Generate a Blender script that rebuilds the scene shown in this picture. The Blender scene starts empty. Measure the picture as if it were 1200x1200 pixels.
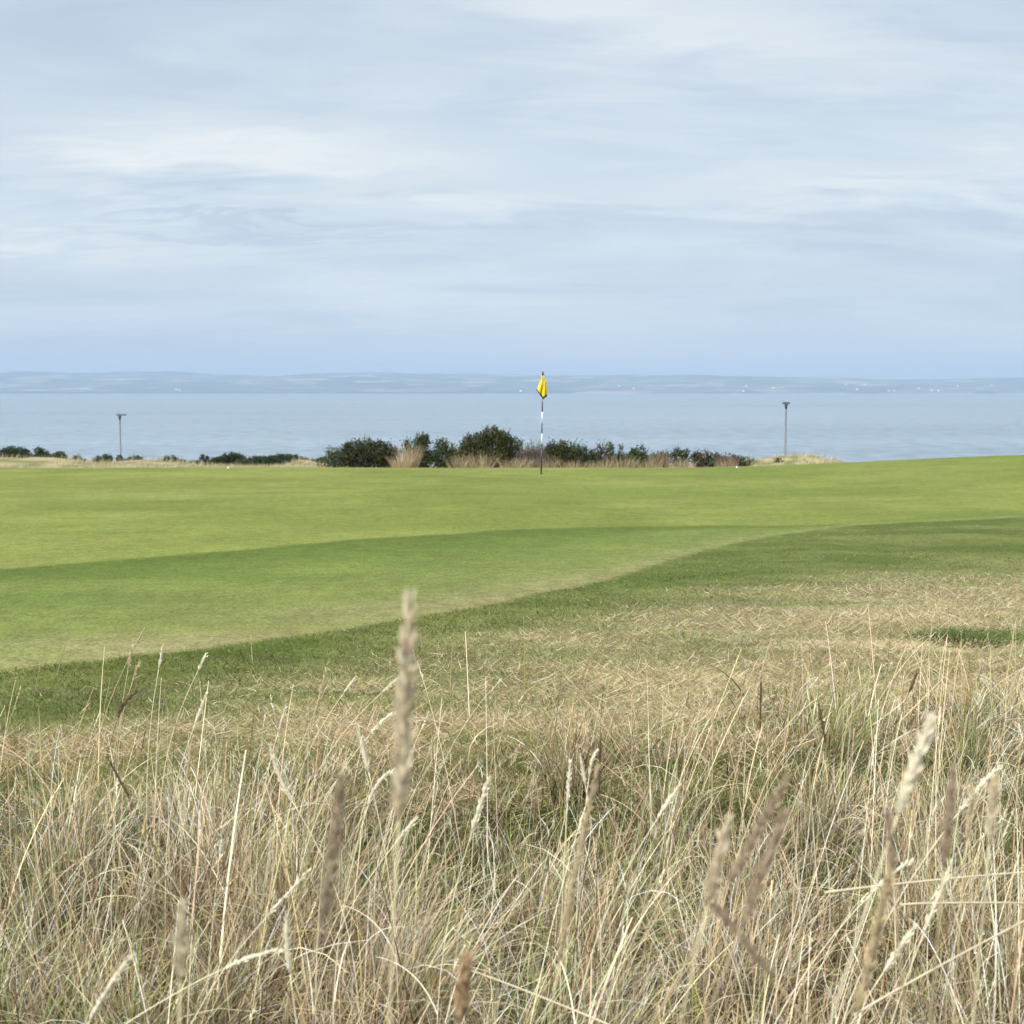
import bpy, math, numpy as np
from mathutils import Vector
R = math.radians
rng = np.random.default_rng(11)
SC = bpy.context.scene
COL = SC.collection

# ------------------------------------------------------------------ camera geometry
H = 1.30; F = 1648.0; PITCH = R(4.92)
CP, SP = math.cos(PITCH), math.sin(PITCH)
def ray(px, py):
    a = (px-600)/F; b = -(py-600)/F
    return np.array([a, CP + b*SP, -SP + b*CP])
def at(px, py, Y):
    d = ray(px, py); t = Y/d[1]
    return np.array([d[0]*t, Y, H + d[2]*t])

# ------------------------------------------------------------------ noise
def _h(ix, iy, seed):
    n = (ix.astype(np.int64)*374761393 + iy.astype(np.int64)*668265263 + seed*1442695041) & 0xffffffff
    n = ((n ^ (n >> 13))*1274126177) & 0xffffffff
    return ((n ^ (n >> 16)) & 0xffff)/65535.0
def vn(x, y, s=1.0, seed=0):
    x = np.asarray(x, float)*s; y = np.asarray(y, float)*s
    ix = np.floor(x); iy = np.floor(y); fx = x-ix; fy = y-iy
    fx = fx*fx*(3-2*fx); fy = fy*fy*(3-2*fy)
    a = _h(ix, iy, seed); b = _h(ix+1, iy, seed); c = _h(ix, iy+1, seed); d = _h(ix+1, iy+1, seed)
    return (a*(1-fx)+b*fx)*(1-fy) + (c*(1-fx)+d*fx)*fy
def fbm(x, y, s=1.0, seed=0, o=4):
    t = 0; a = .5; n = 0
    for i in range(o):
        t = t + a*vn(x, y, s*2**i, seed+i*17); n += a; a *= .55
    return t/n
def ss(a, b, x):
    t = np.clip((np.asarray(x, float)-a)/(b-a), 0, 1); return t*t*(3-2*t)

# ------------------------------------------------------------------ terrain
CY = np.array([-3000,-60,0,4,8,15,22,29.5,33,36,45,60,75,110,150,220,300,600,3000], float)
CZ = np.array([0,0,0,0,-.05,-.2,-.33,-.44,-.51,-.665,-1.24,-2.1,-2.85,-5.4,-11,-24,-29,-31,-33], float)
_sl = np.gradient(CZ, CY); _d = np.diff(CZ)/np.diff(CY)
_sl[1:-1] = np.where(_d[:-1]*_d[1:] <= 0, 0, 2*_d[:-1]*_d[1:]/np.where(_d[:-1]+_d[1:] == 0, 1, _d[:-1]+_d[1:]))
def prof(y):
    y = np.clip(y, CY[0], CY[-1]-1e-6); i = np.clip(np.searchsorted(CY, y, side='right')-1, 0, len(CY)-2)
    h = CY[i+1]-CY[i]; t = (y-CY[i])/h
    return ((2*t**3-3*t**2+1)*CZ[i] + (t**3-2*t**2+t)*h*_sl[i] + (-2*t**3+3*t**2)*CZ[i+1] + (t**3-t**2)*h*_sl[i+1])
HUMPS = [(-22.5,66,3.0,3,.52),(-17.0,67,2.3,3,.44),(-28,68,3.5,4,.8),(-11.9,80,1.1,2,.55),(-10.4,82,.6,2,.3),
         (11.6,60,2.3,3,.62),(14.2,61,1.5,3,.2),(-36,70,5,5,.6),(22,66,6,5,.5)]
def g0(x, y):
    x = np.asarray(x, float); y = np.asarray(y, float)
    z = prof(y) + .37*ss(3.8, 15.2, x)*ss(11, 26, y)*(1-ss(36, 62, y))
    z = z + .05*(fbm(x, y, .18, 5, 3)-.5)*ss(2, 9, y)*(1-ss(120, 300, y))
    for hx, hy, sx, sy, a in HUMPS: z = z + a*np.exp(-((x-hx)/sx)**2-((y-hy)/sy)**2)*(.65+.7*fbm(x, y, 1.3, 15, 3))
    z = z + .9*(fbm(x, y, .05, 9, 3)-.5)*ss(70, 110, y) + 6*(fbm(x, y, .01, 19, 3)-.5)*ss(60, 300, np.abs(x))*(1-ss(130, 220, y))*ss(40,120,np.hypot(x,y))
    return z
def hit(px, py):
    ys = np.arange(.8, 60, .02); d = ray(px, py); t = ys/d[1]
    f = (H+d[2]*t) - g0(d[0]*t, ys); k = np.argmax(f < 0)
    if f[k] >= 0: k = len(ys)-1
    return d[0]*ys[k]/d[1], ys[k]
def border(pts):
    w = np.array([hit(*p) for p in pts]); w = w[np.argsort(w[:, 0])]
    sl0 = (w[1]-w[0]); sl1 = (w[-1]-w[-2])
    a = w[0]-sl0/max(sl0[0], .05)*4*1.0; b = w[-1]+sl1/max(sl1[0], .05)*6*1.0
    a[1] = max(a[1], w[0][1]-2.5); b[1] = min(b[1], w[-1][1]+3)
    w = np.vstack([[a[0]-30, a[1]], a, w, b, [b[0]+30, b[1]]])
    return lambda x: np.interp(x, w[:, 0], w[:, 1])
B1 = border([(0,667),(150,655),(300,643),(450,630),(600,621),(750,617),(850,616),(930,617),(1000,614),(1100,608),(1200,604)])
B2 = border([(0,787),(100,777),(200,763),(300,751),(400,738),(500,721),(600,703),(700,683),(760,664),(830,643),(900,628),(1000,616),(1100,610),(1200,606)])
B3 = border([(0,862),(150,838),(300,812),(450,785),(600,757),(750,722),(850,700),(1000,682),(1200,674)])
B4 = border([(0,945),(150,940),(300,930),(450,915),(600,892),(750,875),(900,865),(1050,852),(1200,838)])
def gz(x, y):
    x = np.asarray(x, float); y = np.asarray(y, float)
    rough = 1-ss(-.3, .3, y-B2(x)); tall = 1-ss(-.6, .6, y-B4(x))
    return g0(x, y) + (rough*.05+tall*.05)*(fbm(x, y, 2.2, 31, 3)-.5) - .003*rough

# ground colour (turf albedo, with shade painted in under the tall grass)
def C(*a): return np.array(a, float)
def lerp(a, b, t): return a*(1-t[..., None]) + b*t[..., None]
SPOTS = [(1118,745,.35,.18,.9),(1185,748,.4,.25,.9),(760,915,.3,.25,.8),(835,928,.22,.2,.8),(1000,890,.4,.3,.5),(620,800,.6,.3,.3)]
SPOTW = [(*hit(px, py), sx, sy, a) for px, py, sx, sy, a in SPOTS]
def weed(x, y):
    w = np.zeros_like(np.asarray(x, float))
    for hx, hy, sx, sy, a in SPOTW: w = np.maximum(w, a*np.exp(-((x-hx)/sx)**2-((y-hy)/sy)**2))
    return w
def turf(x, y):
    x = np.asarray(x, float); y = np.asarray(y, float)
    b1, b2, b3, b4 = B1(x), B2(x), B3(x), B4(x)
    n = fbm(x, y*1.0, .35, 3, 4); n2 = fbm(x*.6, y*1.6, 1.1, 7, 4); n3 = fbm(x, y, 3.1, 13, 3)
    green = lerp(C(.138,.170,.026), C(.186,.208,.042), ss(.3, .7, n)); green = lerp(green, C(.112,.148,.020), ss(.5, .75, n2)*.5)
    green = lerp(green, C(.122,.158,.023), ss(4, 12, x)*ss(16, 24, y)*.5)
    t = np.clip((y-b2)/np.maximum(b1-b2, .4), 0, 1) + .10*(n2-.5)
    col = lerp(C(.225,.205,.082), C(.138,.166,.036), ss(.0, .26, t))
    col = lerp(col, C(.106,.150,.022), ss(.3, .6, t)); col = lerp(col, C(.080,.116,.012), ss(.60, .98, t))
    col = lerp(col, C(.165,.188,.040), ss(.45, .75, n2)*.6*(1-ss(.7,.9,t)))
    col = lerp(col, C(.142,.176,.038), ss(-1, 2.5, x)*.5*(1-ss(.7,.9,t)))
    edge = ss(-.14-.25*ss(0, 5, x), .14+.35*ss(0, 5, x), y-b1+.22*(n3-.5)+.15*(n2-.5)); col = lerp(col, green, edge)
    rough = lerp(C(.075,.105,.014), C(.12,.138,.030), ss(.35, .7, n2)); rough = lerp(rough, C(.20,.18,.08), ss(.55, .85, n3)*.25)
    e2 = ss(-.09, .09, b2-y+.12*(n3-.5)); col = lerp(col, rough, e2)
    straw = lerp(C(.36,.30,.165), C(.22,.20,.09), ss(.35, .65, n2)); straw = lerp(straw, C(.15,.17,.05), ss(.55, .8, n3)*.4)
    e3 = ss(-1.6, 1.8, b3-y+2.6*(n2-.5)); col = lerp(col, straw, e3)
    und = lerp(C(.045,.035,.02), C(.04,.048,.014), ss(.4, .6, n2)); col = lerp(col, und, ss(-.4, .5, b4-y+.6*(n3-.5)))  # brown soil under tall grass, darkened to paint shade into the gaps
    col = lerp(col, C(.07,.12,.02), weed(x, y))
    dune = lerp(C(.34,.285,.155), C(.17,.165,.065), ss(.40, .56, n3)); col = lerp(col, dune, ss(35.6, 36.6, y+.6*(n3-.5)))
    far = C(.11,.13,.05)+0*col; col = lerp(col, far, ss(84, 100, y)); col = lerp(col, C(.4,.35,.25)+0*col, ss(200, 240, y))
    return col

# ------------------------------------------------------------------ object helpers
def tag(o, label=None, cat=None, group=None, kind=None):
    if label: o['label'] = label
    if cat: o['category'] = cat
    if group: o['group'] = group
    if kind: o['kind'] = kind
    return o
def thing(name, loc, label, cat, group=None):
    o = bpy.data.objects.new(name, None); COL.objects.link(o); o.location = loc; o.empty_display_size = .1
    return tag(o, label, cat, group)
def mesh_obj(name, verts, faces, mat, parent=None, smooth=True, cols=None, loc=None):
    """verts (N,3); faces either (M,k) array or list; coordinates in world metres, loc is subtracted"""
    v = np.asarray(verts, float).copy()
    base = np.array(parent.location) if parent is not None else (np.array(loc, float) if loc is not None else np.zeros(3))
    v -= base
    me = bpy.data.meshes.new(name)
    if isinstance(faces, np.ndarray):
        m, k = faces.shape
        me.vertices.add(len(v)); me.vertices.foreach_set('co', v.astype(np.float32).ravel())
        me.loops.add(m*k); me.loops.foreach_set('vertex_index', faces.astype(np.int32).ravel())
        me.polygons.add(m); me.polygons.foreach_set('loop_start', np.arange(0, m*k, k, dtype=np.int32))
        me.polygons.foreach_set('use_smooth', np.full(m, smooth))
        me.update(calc_edges=True)
    else:
        me.from_pydata(v.tolist(), [], faces); me.polygons.foreach_set('use_smooth', [smooth]*len(me.polygons)); me.update()
    if cols is not None:
        c = np.ones((len(v), 4), np.float32); c[:, :3] = cols
        a = me.color_attributes.new('Col', 'FLOAT_COLOR', 'POINT'); a.data.foreach_set('color', c.ravel())
    me.materials.append(mat)
    o = bpy.data.objects.new(name, me); COL.objects.link(o)
    if parent is not None: o.parent = parent
    elif loc is not None: o.location = loc
    return o
class MB:
    def __init__(s): s.v = []; s.f = []; s.c = []; s.n = 0
    def add(s, v, f, c=None):
        v = np.asarray(v, float); s.v.append(v); s.f += [[i+s.n for i in q] for q in f]
        s.c.append(np.tile(C(.5,.5,.5) if c is None else np.asarray(c), (len(v), 1)) if c is None or np.ndim(c) == 1 else c); s.n += len(v)
    def tube(s, pts, rad, k=8, c=None, caps=True):
        pts = np.asarray(pts, float); n = len(pts); rad = np.broadcast_to(rad, (n,))
        V = []; ref = None
        for i in range(n):
            t = pts[min(i+1, n-1)]-pts[max(i-1, 0)]; t = t/(np.linalg.norm(t)+1e-12)
            if ref is None: ref = np.cross(t, [0, 0, 1.] if abs(t[2]) < .9 else [1., 0, 0])
            u = ref-t*np.dot(ref, t); u /= np.linalg.norm(u); w = np.cross(t, u); ref = u
            for j in range(k):
                a = 2*math.pi*j/k; V.append(pts[i]+rad[i]*(math.cos(a)*u+math.sin(a)*w))
        Fc = [[i*k+j, i*k+(j+1) % k, (i+1)*k+(j+1) % k, (i+1)*k+j] for i in range(n-1) for j in range(k)]
        if caps: Fc += [list(range(k))[::-1], [(n-1)*k+j for j in range(k)]]
        s.add(V, Fc, c)
    def build(s, name, mat, parent=None, smooth=True, **kw):
        return mesh_obj(name, np.vstack(s.v), s.f, mat, parent, smooth, np.vstack(s.c), **kw)

# ------------------------------------------------------------------ materials
def newmat(name):
    m = bpy.data.materials.new(name); m.use_nodes = True; nt = m.node_tree; nt.nodes.clear()
    out = nt.nodes.new('ShaderNodeOutputMaterial'); return m, nt, out
def N(nt, t, **kw):
    n = nt.nodes.new(t)
    for k, v in kw.items():
        if k.startswith('_'): setattr(n, k[1:], v)
        else: n.inputs[k.replace('__', ' ')].default_value = v
    return n
def L(nt, a, b): nt.links.new(a, b)
def leaf_mat(name, transl=.35, rough=.55, spec=.3, nscale=60, namp=.25):
    m, nt, out = newmat(name)
    at_ = N(nt, 'ShaderNodeAttribute', _attribute_name='Col')
    tc = N(nt, 'ShaderNodeTexCoord'); no = N(nt, 'ShaderNodeTexNoise', Scale=nscale, Detail=2)
    L(nt, tc.outputs['Object'], no.inputs['Vector'])
    mr = N(nt, 'ShaderNodeMapRange', **{'To Min': 1-namp, 'To Max': 1+namp}); L(nt, no.outputs['Fac'], mr.inputs['Value'])
    mu = N(nt, 'ShaderNodeVectorMath', _operation='SCALE'); L(nt, at_.outputs['Color'], mu.inputs[0]); L(nt, mr.outputs[0], mu.inputs['Scale'])
    p = N(nt, 'ShaderNodeBsdfPrincipled', Roughness=rough); p.inputs['Specular IOR Level'].default_value = spec
    tr = N(nt, 'ShaderNodeBsdfTranslucent'); L(nt, mu.outputs[0], p.inputs['Base Color']); L(nt, mu.outputs[0], tr.inputs['Color'])
    mx = N(nt, 'ShaderNodeMixShader', Fac=transl); L(nt, p.outputs[0], mx.inputs[1]); L(nt, tr.outputs[0], mx.inputs[2])
    L(nt, mx.outputs[0], out.inputs[0]); return m
def plain(name, col, rough=.5, metal=0., nscale=20, namp=.15, spec=.5):
    m, nt, out = newmat(name)
    tc = N(nt, 'ShaderNodeTexCoord'); no = N(nt, 'ShaderNodeTexNoise', Scale=nscale, Detail=4); L(nt, tc.outputs['Object'], no.inputs['Vector'])
    mr = N(nt, 'ShaderNodeMapRange', **{'To Min': 1-namp, 'To Max': 1+namp}); L(nt, no.outputs['Fac'], mr.inputs['Value'])
    mu = N(nt, 'ShaderNodeVectorMath', _operation='SCALE'); mu.inputs[0].default_value = col; L(nt, mr.outputs[0], mu.inputs['Scale'])
    p = N(nt, 'ShaderNodeBsdfPrincipled', Roughness=rough, Metallic=metal); p.inputs['Specular IOR Level'].default_value = spec
    L(nt, mu.outputs[0], p.inputs['Base Color']); L(nt, p.outputs[0], out.inputs[0]); return m

M_grass = leaf_mat('dry_grass', .12)
M_turfblade = leaf_mat('turf_blade', .18, nscale=25)
M_leaf = leaf_mat('shrub_leaf', .15, nscale=4, namp=.35)
M_head = leaf_mat('seed_head', .22, .8, .15, 300, .15)
M_wood = plain('twig_bark', (.10,.075,.055), .85)

def ground_mat():
    m, nt, out = newmat('turf_ground')
    a = N(nt, 'ShaderNodeAttribute', _attribute_name='Col'); tc = N(nt, 'ShaderNodeTexCoord')
    p = N(nt, 'ShaderNodeBsdfPrincipled', Roughness=.85); p.inputs['Specular IOR Level'].default_value = .2
    mp = N(nt, 'ShaderNodeMapping'); mp.inputs['Scale'].default_value = (1, .8, 1); L(nt, tc.outputs['Object'], mp.inputs['Vector'])
    n1 = N(nt, 'ShaderNodeTexNoise', Scale=45, Detail=3, Roughness=.7); L(nt, mp.outputs[0], n1.inputs['Vector'])
    n2 = N(nt, 'ShaderNodeTexNoise', Scale=9, Detail=4, Roughness=.65); L(nt, mp.outputs[0], n2.inputs['Vector'])
    n3 = N(nt, 'ShaderNodeTexNoise', Scale=1.1, Detail=5, Roughness=.6); L(nt, mp.outputs[0], n3.inputs['Vector'])
    def mr(n, lo, hi, a_=.3, b_=.7):
        q = N(nt, 'ShaderNodeMapRange', **{'From Min': a_, 'From Max': b_, 'To Min': lo, 'To Max': hi}); L(nt, n.outputs['Fac'], q.inputs['Value']); return q
    q1, q2, q3 = mr(n1, .58, 1.42), mr(n2, .76, 1.24), mr(n3, .88, 1.12)
    a1 = N(nt, 'ShaderNodeMath', _operation='MULTIPLY'); L(nt, q1.outputs[0], a1.inputs[0]); L(nt, q2.outputs[0], a1.inputs[1])
    a2 = N(nt, 'ShaderNodeMath', _operation='MULTIPLY'); L(nt, a1.outputs[0], a2.inputs[0]); L(nt, q3.outputs[0], a2.inputs[1])
    mu = N(nt, 'ShaderNodeVectorMath', _operation='SCALE'); L(nt, a.outputs['Color'], mu.inputs[0]); L(nt, a2.outputs[0], mu.inputs['Scale'])
    # a little hue drift towards yellow
    hs = N(nt, 'ShaderNodeHueSaturation'); L(nt, mu.outputs[0], hs.inputs['Color'])
    qh = mr(n2, .486, .510); L(nt, qh.outputs[0], hs.inputs['Hue']); L(nt, hs.outputs[0], p.inputs['Base Color'])
    bp = N(nt, 'ShaderNodeBump', Strength=.5, Distance=.012); L(nt, a1.outputs[0], bp.inputs['Height']); L(nt, bp.outputs[0], p.inputs['Normal'])
    L(nt, p.outputs[0], out.inputs[0]); return m

# ------------------------------------------------------------------ ground sheet
def axis(parts):
    o = []
    for a, b, st in parts: o.append(np.arange(a, b, st))
    return np.concatenate(o+[[parts[-1][1]]])
def build_ground():
    xs = axis([(-3000,-600,400),(-600,-120,40),(-120,-40,5),(-40,-16,.8),(-16,-5,.2),(-5,7,.11),(7,20,.2),(20,40,.8),(40,120,5),(120,600,40),(600,3000,400)])
    ys = axis([(-3000,-300,450),(-300,-40,30),(-40,-2,3),(-2,2,.3),(2,8,.06),(8,37,.075),(37,90,.6),(90,240,4),(240,600,20),(600,1400,100)])
    X, Y = np.meshgrid(xs, ys); Z = gz(X, Y); nx, ny = len(xs), len(ys)
    v = np.stack([X.ravel(), Y.ravel(), Z.ravel()], 1); i = np.arange((nx-1)*(ny-1)); r = i//(nx-1); c = i % (nx-1); b = r*nx+c
    f = np.stack([b, b+1, b+nx+1, b+nx], 1)
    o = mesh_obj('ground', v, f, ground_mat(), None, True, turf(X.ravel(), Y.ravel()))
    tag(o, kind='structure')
build_ground()

# ------------------------------------------------------------------ blades
def blades(x, y, z, L_, w, head, th0, bend, S, col, curl=None, face=None, tip=.15, lit_tipcol=None):
    n = len(x); head = head.copy(); P = np.zeros((n, S+1, 3)); P[:, 0] = np.stack([x, y, z], 1); W = np.zeros((n, S+1, 3))
    if curl is None: curl = np.zeros(n)
    if face is None: face = rng.uniform(-.9, .9, n)
    for i in range(S+1):
        s = i/S; th = th0+bend*s**1.3; hd = head+curl*s
        hv = np.stack([np.cos(hd), np.sin(hd), np.zeros(n)], 1)
        t = hv*np.sin(th)[:, None]; t[:, 2] = np.cos(th)
        perp = np.stack([-np.sin(hd), np.cos(hd), np.zeros(n)], 1); nor = np.cross(t, perp)
        wd = perp*np.cos(face)[:, None]+nor*np.sin(face)[:, None]
        W[:, i] = wd*(w*(1-(1-tip)*s**1.6)*.5)[:, None]
        if i < S: P[:, i+1] = P[:, i]+t*(L_/S)[:, None]
    V = np.stack([P-W, P+W], 2).reshape(n, -1, 3)         # n,(S+1)*2,3
    k = (S+1)*2; q = np.array([[2*i, 2*i+1, 2*i+3, 2*i+2] for i in range(S)])
    Fc = (np.arange(n)[:, None, None]*k+q[None]).reshape(-1, 4)
    cc = np.repeat(col[:, None, :], k, 1)
    if lit_tipcol is not None:
        s = np.repeat(np.arange(S+1)/S, 2)[None, :, None]; cc = cc*(1-s)+lit_tipcol[:, None, :]*s
    return V.reshape(-1, 3), Fc, cc.reshape(-1, 3)
def join(lst):
    off = 0; V, Fc, Cc = [], [], []
    for v, f, c in lst: V.append(v); Fc.append(f+off); Cc.append(c); off += len(v)
    return np.vstack(V), np.vstack(Fc), np.vstack(Cc)
def pal(n, cols, probs, var=.18):
    c = np.array(cols)[rng.choice(len(cols), n, p=np.array(probs)/sum(probs))]
    return c*(1+rng.normal(0, var, (n, 1)))*(1+rng.normal(0, .05, (n, 3)))
def clipc(c): return np.clip(c, .01, .9)
STRAW = [(.77,.595,.375),(.53,.385,.225),(.26,.175,.095),(.90,.77,.55),(.42,.355,.13),(.11,.07,.036)]
def wedge(n, y0, y1, powr=1.0, mx=.6):
    """roots spread over the stretch of ground in front of the viewer (a bit wider than the view), denser near by"""
    u = rng.random(n)
    if powr == 1.0: y = y0*(y1/y0)**u
    else: a = 1-powr+1; y = (y0**a+u*(y1**a-y0**a))**(1/a)
    x = rng.uniform(-1, 1, n)*(y*.375+mx); return x, y

def make_lawn_rough():
    # short green rough between the mown collar and the straw, and the straw itself
    n = 380000; x, y = wedge(n, 4.2, 21, 1.0, .7)
    b2, b3, b4 = B2(x), B3(x), B4(x)
    keep = (y < b2-.02+.10*(vn(x, y, 3.1, 13)-.5)) & (y > b4-1.0)
    x, y, b2, b3, b4 = [a[keep] for a in (x, y, b2, b3, b4)]; n = len(x)
    n2 = fbm(x*.6, y*1.6, 1.1, 7, 4); n3 = fbm(x, y, 3.1, 13, 3); n4 = fbm(x, y*1.5, 2.3, 41, 3)
    n5 = fbm(x*.35, y*1.3, 2.6, 43, 4); e3 = ss(-.9, 1.6, b3-y+1.8*(n2-.5)); e4 = ss(-.4, 1.0, b4+.6-y)
    e3 = np.clip(e3*(.34+1.2*ss(.34, .58, n5)), 0, 1)
    g = pal(n, [(.078,.108,.012),(.110,.136,.018),(.155,.160,.036),(.050,.068,.009)], [4, 4, 1.5, 2], .2)
    s = pal(n, STRAW, [3, 4, 3, 1.6, 1.2, 1.2], .15)
    g = g*(.72+.6*ss(.3, .7, fbm(x*.5, y*1.6, 3.4, 47, 3)))[:, None]
    isS = rng.random(n) < np.clip(.035+.80*e3, 0, .90)*(1-.8*weed(x, y))
    col = np.where(isS[:, None], s*.92, g*(1+.35*e3[:, None]))
    Ln = np.where(isS, rng.uniform(.035, .10, n)*(.7+.5*e3), rng.uniform(.02, .05, n)*np.clip(1.3-y/20, .6, 1))*(1+.5*e4)*(.5+n4)
    Ln = Ln*np.clip(1.45-.075*y, .5, 1); w = np.where(isS, rng.uniform(.0013, .0026, n), rng.uniform(.0018, .0032, n))*np.clip(y/7.5, 1, 1.7)
    head = np.where(rng.random(n) < .5, 0, math.pi)+rng.normal(0, .75, n); th = np.where(isS, rng.uniform(1.0, 1.56, n), rng.uniform(.3, 1.3, n)); be = np.where(isS, rng.uniform(-1.2, .8, n), rng.uniform(-.2, 1.0, n))
    z = gz(x, y)-.004
    v, f, c = blades(x, y, z, Ln, w, head, th, be, 3, clipc(col), curl=rng.normal(0, .6, n))
    o = mesh_obj('rough_grass', v, f, M_turfblade, None, True, c)
    tag(o, 'short green and straw coloured rough grass sloping down from the green to the tall dry grass', 'grass', kind='stuff')
make_lawn_rough()

HOLLOWS = [(*hit(px, py), r, a) for px, py, r, a in [(765,935,.34,1),(838,950,.26,1),(165,1180,.2,.95),(590,1175,.14,.9),(1000,1050,.26,.95),(15,990,.34,.9),(455,1030,.3,.85),(530,1060,.2,.75),(905,1080,.16,.8),
           (460,960,.35,.55),(640,960,.3,.5),(420,1000,.25,.55),(1100,900,.3,.5),(660,1120,.15,.6),(930,1140,.14,.5),(1160,960,.3,.5),(60,900,.5,.8),(250,905,.35,.4)]]
B5 = border([(0,985),(150,975),(300,965),(450,965),(600,945),(750,915),(900,895),(1050,885),(1200,870)])
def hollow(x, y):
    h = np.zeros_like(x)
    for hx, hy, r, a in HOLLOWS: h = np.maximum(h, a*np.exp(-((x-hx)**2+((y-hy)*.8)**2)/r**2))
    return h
def make_tall():
    parts = []
    # 1 understorey: curled dead leaves, some green
    n = 165000; x, y = wedge(n, 2.2, 7.6, 1.25, .45)
    b4 = .5*(B4(x)+B5(x)); e = ss(-1.0, .6, b4-y+2.4*(fbm(x, y, 1.5, 51, 4)-.5)); k = rng.random(n) < e*.95; x, y, e = x[k], y[k], e[k]; n = len(x)
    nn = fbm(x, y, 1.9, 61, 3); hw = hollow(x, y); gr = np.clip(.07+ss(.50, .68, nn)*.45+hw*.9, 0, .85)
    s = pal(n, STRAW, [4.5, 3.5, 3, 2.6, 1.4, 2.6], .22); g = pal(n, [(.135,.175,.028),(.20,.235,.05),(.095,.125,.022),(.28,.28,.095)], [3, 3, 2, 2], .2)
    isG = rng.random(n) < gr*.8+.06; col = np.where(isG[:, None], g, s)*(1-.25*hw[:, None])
    Ln = rng.gamma(3.6, .030, n)*(1-.62*hw)*(.2+1.5*nn)*(.6+.4*e); Ln = np.clip(Ln, .035, .30)
    w = rng.gamma(5, .00050, n)*np.clip(y/4, .8, 1.5)
    v = blades(x, y, gz(x, y)-.005, Ln, w, rng.normal(.1, 1.5, n), rng.uniform(.1, 1.5, n), rng.uniform(-2.2, 3.9, n), 6, clipc(col*.30), curl=rng.normal(0, 2.2, n), lit_tipcol=clipc(col*1.5))  # root colour darkened as painted shade, tips brightened as if sunlit
    parts.append(v)
    # 2 clumps
    cs = []
    ncl = 560; cx, cy = wedge(ncl, 2.25, 7.4, 1.2, .4)
    extra = [(hit(px+rng.normal(0, sx), min(py+rng.normal(0, sy), 1260))) for px, py, sx, sy, k in [(270,1110,70,60,26),(180,1190,70,30,10),(340,1060,40,40,8),(690,1090,45,70,18),(640,1180,60,30,8),(990,1000,60,30,14),(1150,960,40,40,10),(1080,1130,70,50,12),(880,1130,50,40,8),(470,1190,50,25,6),(60,1100,40,50,8),(1120,885,60,18,8),(740,900,50,15,6)] for _ in range(k)]
    ex = np.array(extra); cx = np.concatenate([cx, ex[:, 0]]); cy = np.concatenate([cy, ex[:, 1]]); ne = len(ex)
    for i in range(ncl+ne):
        b4 = float(B5(cx[i])); e = float(ss(-1.1, .7, b4-cy[i]))
        hw = float(hollow(cx[i:i+1], cy[i:i+1])[0])
        dens = float(fbm(cx[i], cy[i], 1.1, 71, 3))
        if i >= ncl and hw > .45: continue
        if i < ncl and rng.random() > .7*e*(1-.9*hw)*ss(.38, .60, dens)*1.15: continue
        m = int(rng.gamma(2.2, 30)*(.35+.65*e))+8; r = rng.uniform(.03, .12); cl_h = rng.normal(0, .9); cl_t = abs(rng.normal(.25, .16)); hgt = rng.uniform(.14, .44)*(.55+.45*e)
        a = rng.random(m)*2*math.pi; rr = np.sqrt(rng.random(m))*r; bx = cx[i]+rr*np.cos(a); by = cy[i]+rr*np.sin(a)
        lx = np.cos(a)*rr/r*.4+math.cos(cl_h)*cl_t+rng.normal(0, .22, m); ly = np.sin(a)*rr/r*.4+math.sin(cl_h)*cl_t+rng.normal(0, .22, m)
        hd = np.arctan2(ly, lx); th = np.clip(np.hypot(lx, ly), 0, 1.2); tone = rng.uniform(.7, 1.2)
        pr = [5, 4, 2, 3.5, 1, 1.4] if rng.random() < .7 else [2, 4, 4, 1, 2.5, 3]
        col = pal(m, STRAW, pr, .14)*tone
        if rng.random() < .2: gi = rng.random(m) < rng.uniform(.3, .7); col[gi] = pal(int(gi.sum()), [(.19,.25,.06),(.26,.29,.10)], [1, 1])
        Ln = hgt*rng.uniform(.5, 1.2, m); w = rng.gamma(5, .00048, m)*np.clip(cy[i]/4, .85, 1.5)
        cs.append(blades(bx, by, gz(bx, by)-.005, Ln, w, hd, th, np.where(rng.random(m) < .22, rng.uniform(1.2, 3.0, m), rng.gamma(1.5, .35, m)), 7, clipc(col*.38), curl=rng.normal(0, .8, m), lit_tipcol=clipc(col*1.4)))  # old bases browner, but also painted dark as shade; tips coloured as lit
    parts.append(join(cs))
    # 3 long thin flowering stems, mostly leaning right in the wind
    n = 4300; x, y = wedge(n, 2.35, 7.2, 1.15, .4)
    b4 = B5(x); e = ss(-1.0, .6, b4-y+1.6*(fbm(x, y, 1.3, 81, 3)-.5)); k = rng.random(n) < (.02+.98*e)*(1-.92*hollow(x, y))*ss(.30, .66, fbm(x, y, 1.9, 91, 3))*1.1; x, y, e = x[k], y[k], e[k]; n = len(x)
    col = pal(n, STRAW, [5, 3, 1.5, 5, 1, 1.2], .12)
    Ln = rng.uniform(.22, .60, n)*(.62+.38*e); w = rng.gamma(6, .00034, n)*np.clip(y/4, .9, 1.6)
    hd = rng.normal(0, .8, n)+np.where(rng.random(n) < .15, math.pi, 0); th = np.abs(rng.normal(.22, .24, n))
    parts.append(blades(x, y, gz(x, y)-.005, Ln, w, hd, th, rng.gamma(1.3, .2, n), 7, clipc(col), face=rng.uniform(-.5, .5, n), tip=.5))
    # small feathery spikes on a part of those stems
    V, Fc, Cc = parts[-1]; k = 16; tips = V.reshape(n, k, 3)[:, -2:].mean(1); prev = V.reshape(n, k, 3)[:, -6:-4].mean(1)
    sel = rng.random(n) < .33; tips, prev, cc = tips[sel], prev[sel], col[sel]; m = len(tips); d = tips-prev; d /= np.linalg.norm(d, axis=1)[:, None]
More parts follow.
